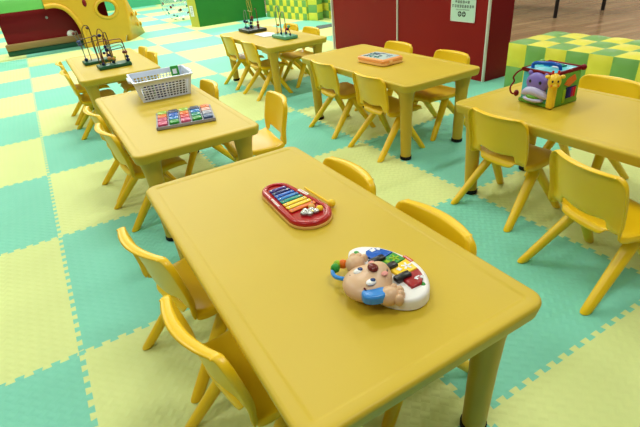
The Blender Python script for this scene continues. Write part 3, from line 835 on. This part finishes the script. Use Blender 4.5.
# ------------------------------------------------------------------ padded checker pieces
def pads(bm, o, u, v, nu, nv, par, n, bulge=.012, k=6):
    """grid of pillowed squares on the parallelogram o + u + v, outward n"""
    o, u, v, n = Vector(o), Vector(u), Vector(v), Vector(n)
    for i in range(nu):
        for j in range(nv):
            G = []
            for a in range(k+1):
                row = []
                for c in range(k+1):
                    p, q = a/k, c/k
                    bl = (1-(2*p-1)**4)*(1-(2*q-1)**4)
                    row.append(bm.verts.new(o+u*((i+p)/nu)+v*((j+q)/nv)+n*bulge*bl))
                G.append(row)
            for a in range(k):
                for c in range(k):
                    f_ = bm.faces.new((G[a][c], G[a+1][c], G[a+1][c+1], G[a][c+1])); f_.material_index = (i+j+par) % 2
def padded(name, label, cat, p0, p1, depth, hgt, nc, nr, par, group=None, nd=1, bul=.012):
    """padded block along p0->p1 (front face), depth to the side away from the viewer"""
    p0, p1 = Vector((*p0, 0)), Vector((*p1, 0)); d = (p1-p0); L = d.length; e = d/L
    n = Vector((e.y, -e.x, 0))
    ctr = Vector((0, 0, 0))
    dv = -n*depth; up = Vector((0, 0, hgt))
    t = thing(name, label, cat, p0, 0, group)
    b = bmesh.new()
    pads(b, ctr, d, up, nc, nr, par, n, bul)
    pads(b, dv, d, up, nc, nr, par, -n, bul)
    pads(b, ctr, dv, up, nd, nr, par+1, -e, bul)
    pads(b, d, dv, up, nd, nr, par+nc, e, bul)
    bmesh.ops.remove_doubles(b, verts=b.verts[:], dist=1e-4)
    obj('side', b, [M['padY'], M['padG']], t)
    b = bmesh.new(); pads(b, up, d, dv, nc, nd, par+nr, Vector((0, 0, 1)), bul); 
    bmesh.ops.remove_doubles(b, verts=b.verts[:], dist=1e-4)
    obj('top', b, [M['padY'], M['padG']], t)
    return t
padded('bench', 'green and yellow checkered padded bench beside the partition', 'bench', (3.705, -1.80), (3.705, -3.96), .60, .385, 12, 2, 1, None, 3, .017)
padded('padded_wall', 'checkered padded wall of small squares right of the green block', 'padded wall', (4.715, 5.36), (4.905, 3.92), .30, .84, 11, 7, 1, None, 2)
padded('padded_post', 'checkered padded post with wide squares ending the small checkered wall', 'padded post', (4.93, 3.885), (5.01, 3.69), .18, .84, 1, 6, 0, None, 1)
padded('padded_wall', 'checkered padded wall piece beside the partition edge, behind the post', 'padded wall', (5.25, 3.90), (5.53, 2.40), .30, .84, 8, 6, 1, None, 2)

# green soft block
t = thing('soft_block', 'tall deep green soft play block with yellow end at back', 'soft block', (3.21, 5.45, 0))
b = bmesh.new(); prism(b, [(.0, 0), (1.495, -.06), (1.50, .55), (-.06, .30)], 0, 1.0, .02); obj('core', b, M['blockG'], t)
b = bmesh.new(); prism(b, [(-.012, -.002), (.004, -.006), (-.052, .302), (-.075, .30)], 0, 1.0); e = obj('end_cover', b, M['blockY'], t, smooth=False)
b = bmesh.new(); box(b, (0, 0, 0), (.004, .13, .20)); 
for v in b.verts: v.co = Matrix.Rotation(R(13), 3, 'Z') @ v.co + Vector((-.053, .16, .30))
lb = obj('label_sticker', b, M['sheet'], e, smooth=False)
b = bmesh.new()
for k in range(6): box(b, (0, random.uniform(-.02, .02), -.07+k*.028), (.006, .06, .010))
for v in b.verts: v.co = Matrix.Rotation(R(13), 3, 'Z') @ v.co + Vector((-.0545, .16, .30))
obj('label_print', b, M['ink2'], lb, smooth=False)

# clear ball with dots
t = thing('clear_ball', 'large clear inflatable ball with coloured dots near the green block', 'ball', (3.30, 7.15, 0))
b = bmesh.new(); ball(b, (0, 0, .37), .37, 40, 28); obj('shell', b, M['ball'], t)
for k in range(46):
    zc = -1+2*(k+.5)/46; a = k*2.39996; rr = math.sqrt(1-zc*zc)
    nv = Vector((rr*math.cos(a), rr*math.sin(a), zc))
    b = bmesh.new(); q = nv.to_track_quat('Z', 'Y').to_matrix()
    ball(b, Vector((0, 0, .37))+nv*.366, (.030, .030, .006), 12, 6, q); obj('dot', b, M[['redd', 'navy', 'teal', 'white', 'slate'][k % 5]], t)

# ------------------------------------------------------------------ play slide (far left)
t = thing('play_slide', 'yellow plastic climbing slide with round hole and dark red panel', 'slide', (1.3, 5.1, 0))
SX = 1.3
outl = [(.53, .70), (.683, .704), (.79, .655), (.865, .58), (.915, .49), (.945, .407), (.965, .30), (.972, .2), (.950, .0), (1.66, .0), (1.70, .10), (1.76, .12), (1.80, .50), (1.80, .80), (1.74, .98), (1.60, 1.09), (1.40, 1.13), (1.10, 1.10), (.80, 1.0), (.53, .90)]
hole = [(1.487+.160*math.cos(2*PI*k/28), .585+.130*math.sin(2*PI*k/28)) for k in range(28)]
b = bmesh.new()
def loopv(pts, y): 
    vs = [b.verts.new((x-SX, y, z)) for x, z in pts]
    return vs, [b.edges.new((vs[k], vs[(k+1) % len(vs)])) for k in range(len(vs))]
v1, e1 = loopv(outl, 0); v2, e2 = loopv(hole, 0)
r = bmesh.ops.triangle_fill(b, use_beauty=True, use_dissolve=False, edges=e1+e2)
fs = [g for g in r['geom'] if isinstance(g, bmesh.types.BMFace)]
ex = bmesh.ops.extrude_face_region(b, geom=fs)
for g in ex['geom']:
    if isinstance(g, bmesh.types.BMVert): g.co.y += .10
sp = obj('side_panel', b, M['slide'], t)
b = bmesh.new(); tube(b, [(1.487-SX+.178*math.cos(2*PI*k/32), .0, .585+.146*math.sin(2*PI*k/32)) for k in range(32)], .030, 10, True); obj('hole_rim', b, M['slide'], t)
# rounded lip along the arch
b = bmesh.new(); tube(b, smooth_path([(.53-SX, .0, .735), (.69-SX, .0, .735), (.83-SX, .0, .67), (.93-SX, .0, .53), (.99-SX, .0, .35), (1.005-SX, .0, .15), (.99-SX, .0, .02)], 4), .040, 10); obj('arch_lip', b, M['slide'], t)
# end wall and deck
b = bmesh.new()
fr = [(1.74, .02, .0), (1.80, .02, .30), (1.83, .02, .62), (1.80, .02, .82), (1.72, .02, 1.0)]
bk = [(2.22, .92, .0), (2.13, .92, .30), (2.03, .92, .62), (1.94, .92, .82), (1.80, .92, 1.0)]
G = [[b.verts.new(Vector(p).lerp(Vector(q), k/6)+Vector((-SX+.03*math.sin(PI*k/6), 0, 0))) for k in range(7)] for p, q in zip(fr, bk)]
for i in range(4):
    for k in range(6): b.faces.new((G[i][k], G[i][k+1], G[i+1][k+1], G[i+1][k]))
o = obj('chute_end', b, M['slide'], t); md = o.modifiers.new('thick', 'SOLIDIFY'); md.thickness = .05; md.offset = -1
for y, z in ((.30, .42), (.42, .22), (.58, .40), (.66, .2)):
    b = bmesh.new(); ball(b, (1.87-SX+y*.42-z*.10, y, z), (.02, .05, .045), 12, 8); obj('grip_bump', b, M['slide'], t)
b = bmesh.new(); box(b, (1.15-SX, .55, .93), (1.2, .9, .05), .01); obj('deck', b, M['slide'], t)
b = bmesh.new(); box(b, (.66-SX, .42, .48), (1.76, .05, .58), .01); o = obj('red_panel', b, M['dkred'], t)
b = bmesh.new(); tube(b, [(.52-SX, .39, .545), (.52-SX, .36, .545)], .022, 12); obj('bolt', b, M['grey'], o)
b = bmesh.new(); box(b, (.60-SX, .40, .145), (1.72, .12, .11), .02); obj('base_rail', b, M['tan'], t)
b = bmesh.new(); box(b, (.60-SX, .47, .045), (1.72, .18, .09), .01); o = obj('rail_shade', b, M['mazeG'], t)  # dark green bar stands in for the shade on the floor below the base rail
b = bmesh.new(); ball(b, (.825-SX, .385, .225), (.075, .035, .065), 20, 12); obj('white_dome', b, M['white'], t)
b = bmesh.new(); box(b, (.0-SX, .05, .81), (1.06, .10, .20), .02); box(b, (-.50-SX, .05, .36), (.12, .10, .72), .02); obj('green_arch', b, M['slideG'], t)
b = bmesh.new(); ball(b, (1.16-SX, -.004, .72), (.035, .02, .06), 14, 10); obj('red_knob', b, M['dkred'], t)

# grey door mat by the padded walls
b = bmesh.new(); prism(b, [(4.45, 2.75), (4.98, 2.75), (4.98, 3.05), (4.62, 3.10)], .0005, .006); tag(obj('doormat', b, M['dgrey'], None, smooth=False), 'dark grey flat mat on the floor left of the partition edge', 'mat')

# black table standing on the wooden floor
t = thing('dark_table', 'black legged table on the brown wooden floor beyond the bench', 'table', (7.65, 1.0, -.015))
b = bmesh.new(); box(b, (0, 0, .72), (1.12, 2.2, .035), .006); obj('tabletop', b, M['steel'], t)
for x, y in ((-.48, -.84), (.48, -1.0), (-.48, 1.0), (.48, 1.0)):
    b = bmesh.new(); tube(b, [(x, y, 0), (x, y, .71)], .028, 12); obj('leg', b, M['steel'], t)

# ------------------------------------------------------------------ light
def area(name, loc, size, power, col=(1, .97, .94)):
    l = bpy.data.lights.new(name, 'AREA'); l.shape = 'RECTANGLE'; l.size = size[0]; l.size_y = size[1]
    l.energy = power; l.color = col
    o = bpy.data.objects.new(name, l); C.objects.link(o); o.location = loc
    return o
for x in (-1.6, 1.4, 4.4):
    for y, pw in ((-4.6, 32), (-1.4, 36), (1.9, 48), (5.2, 70), (8.5, 80), (11.4, 50)):
        area("ceiling_light", (x, y, 3.72), (1.2, .3), pw*1.05*((.72 if x < 3 else 1.25) if y > 5 else .95 if x < 3 else .9))
b = bmesh.new(); box(b, (17, 2, 1.9), (.1, 30, 3.9)); struct(obj('wall_right', b, M['farwall'], smooth=False))
area('ceiling_light', (8.5, 2, 3.72), (1.2, .3), 40); area('ceiling_light', (8.5, -3, 3.72), (1.2, .3), 60); area('ceiling_light', (13, 2, 3.72), (1.2, .3), 90); area('ceiling_light', (13, -3, 3.72), (1.2, .3), 90)
b = bmesh.new(); box(b, (4.5, 2, 3.9), (25.5, 26, .1)); struct(obj('ceiling', b, M['ceil'], smooth=False))
w = bpy.data.worlds.new('world'); bpy.context.scene.world = w; w.use_nodes = True
w.node_tree.nodes['Background'].inputs['Color'].default_value = (1, .97, .92, 1)
w.node_tree.nodes['Background'].inputs['Strength'].default_value = .12
for m_ in bpy.data.materials:
    if m_.name.startswith('toy_') and m_.name != 'toy_red':
        m_.node_tree.nodes['Principled BSDF'].inputs['Specular IOR Level'].default_value = .25
vs = bpy.context.scene.view_settings
vs.view_transform = 'Standard'; vs.look = 'None'; vs.gamma = 1; vs.use_curve_mapping = False; vs.exposure = .2
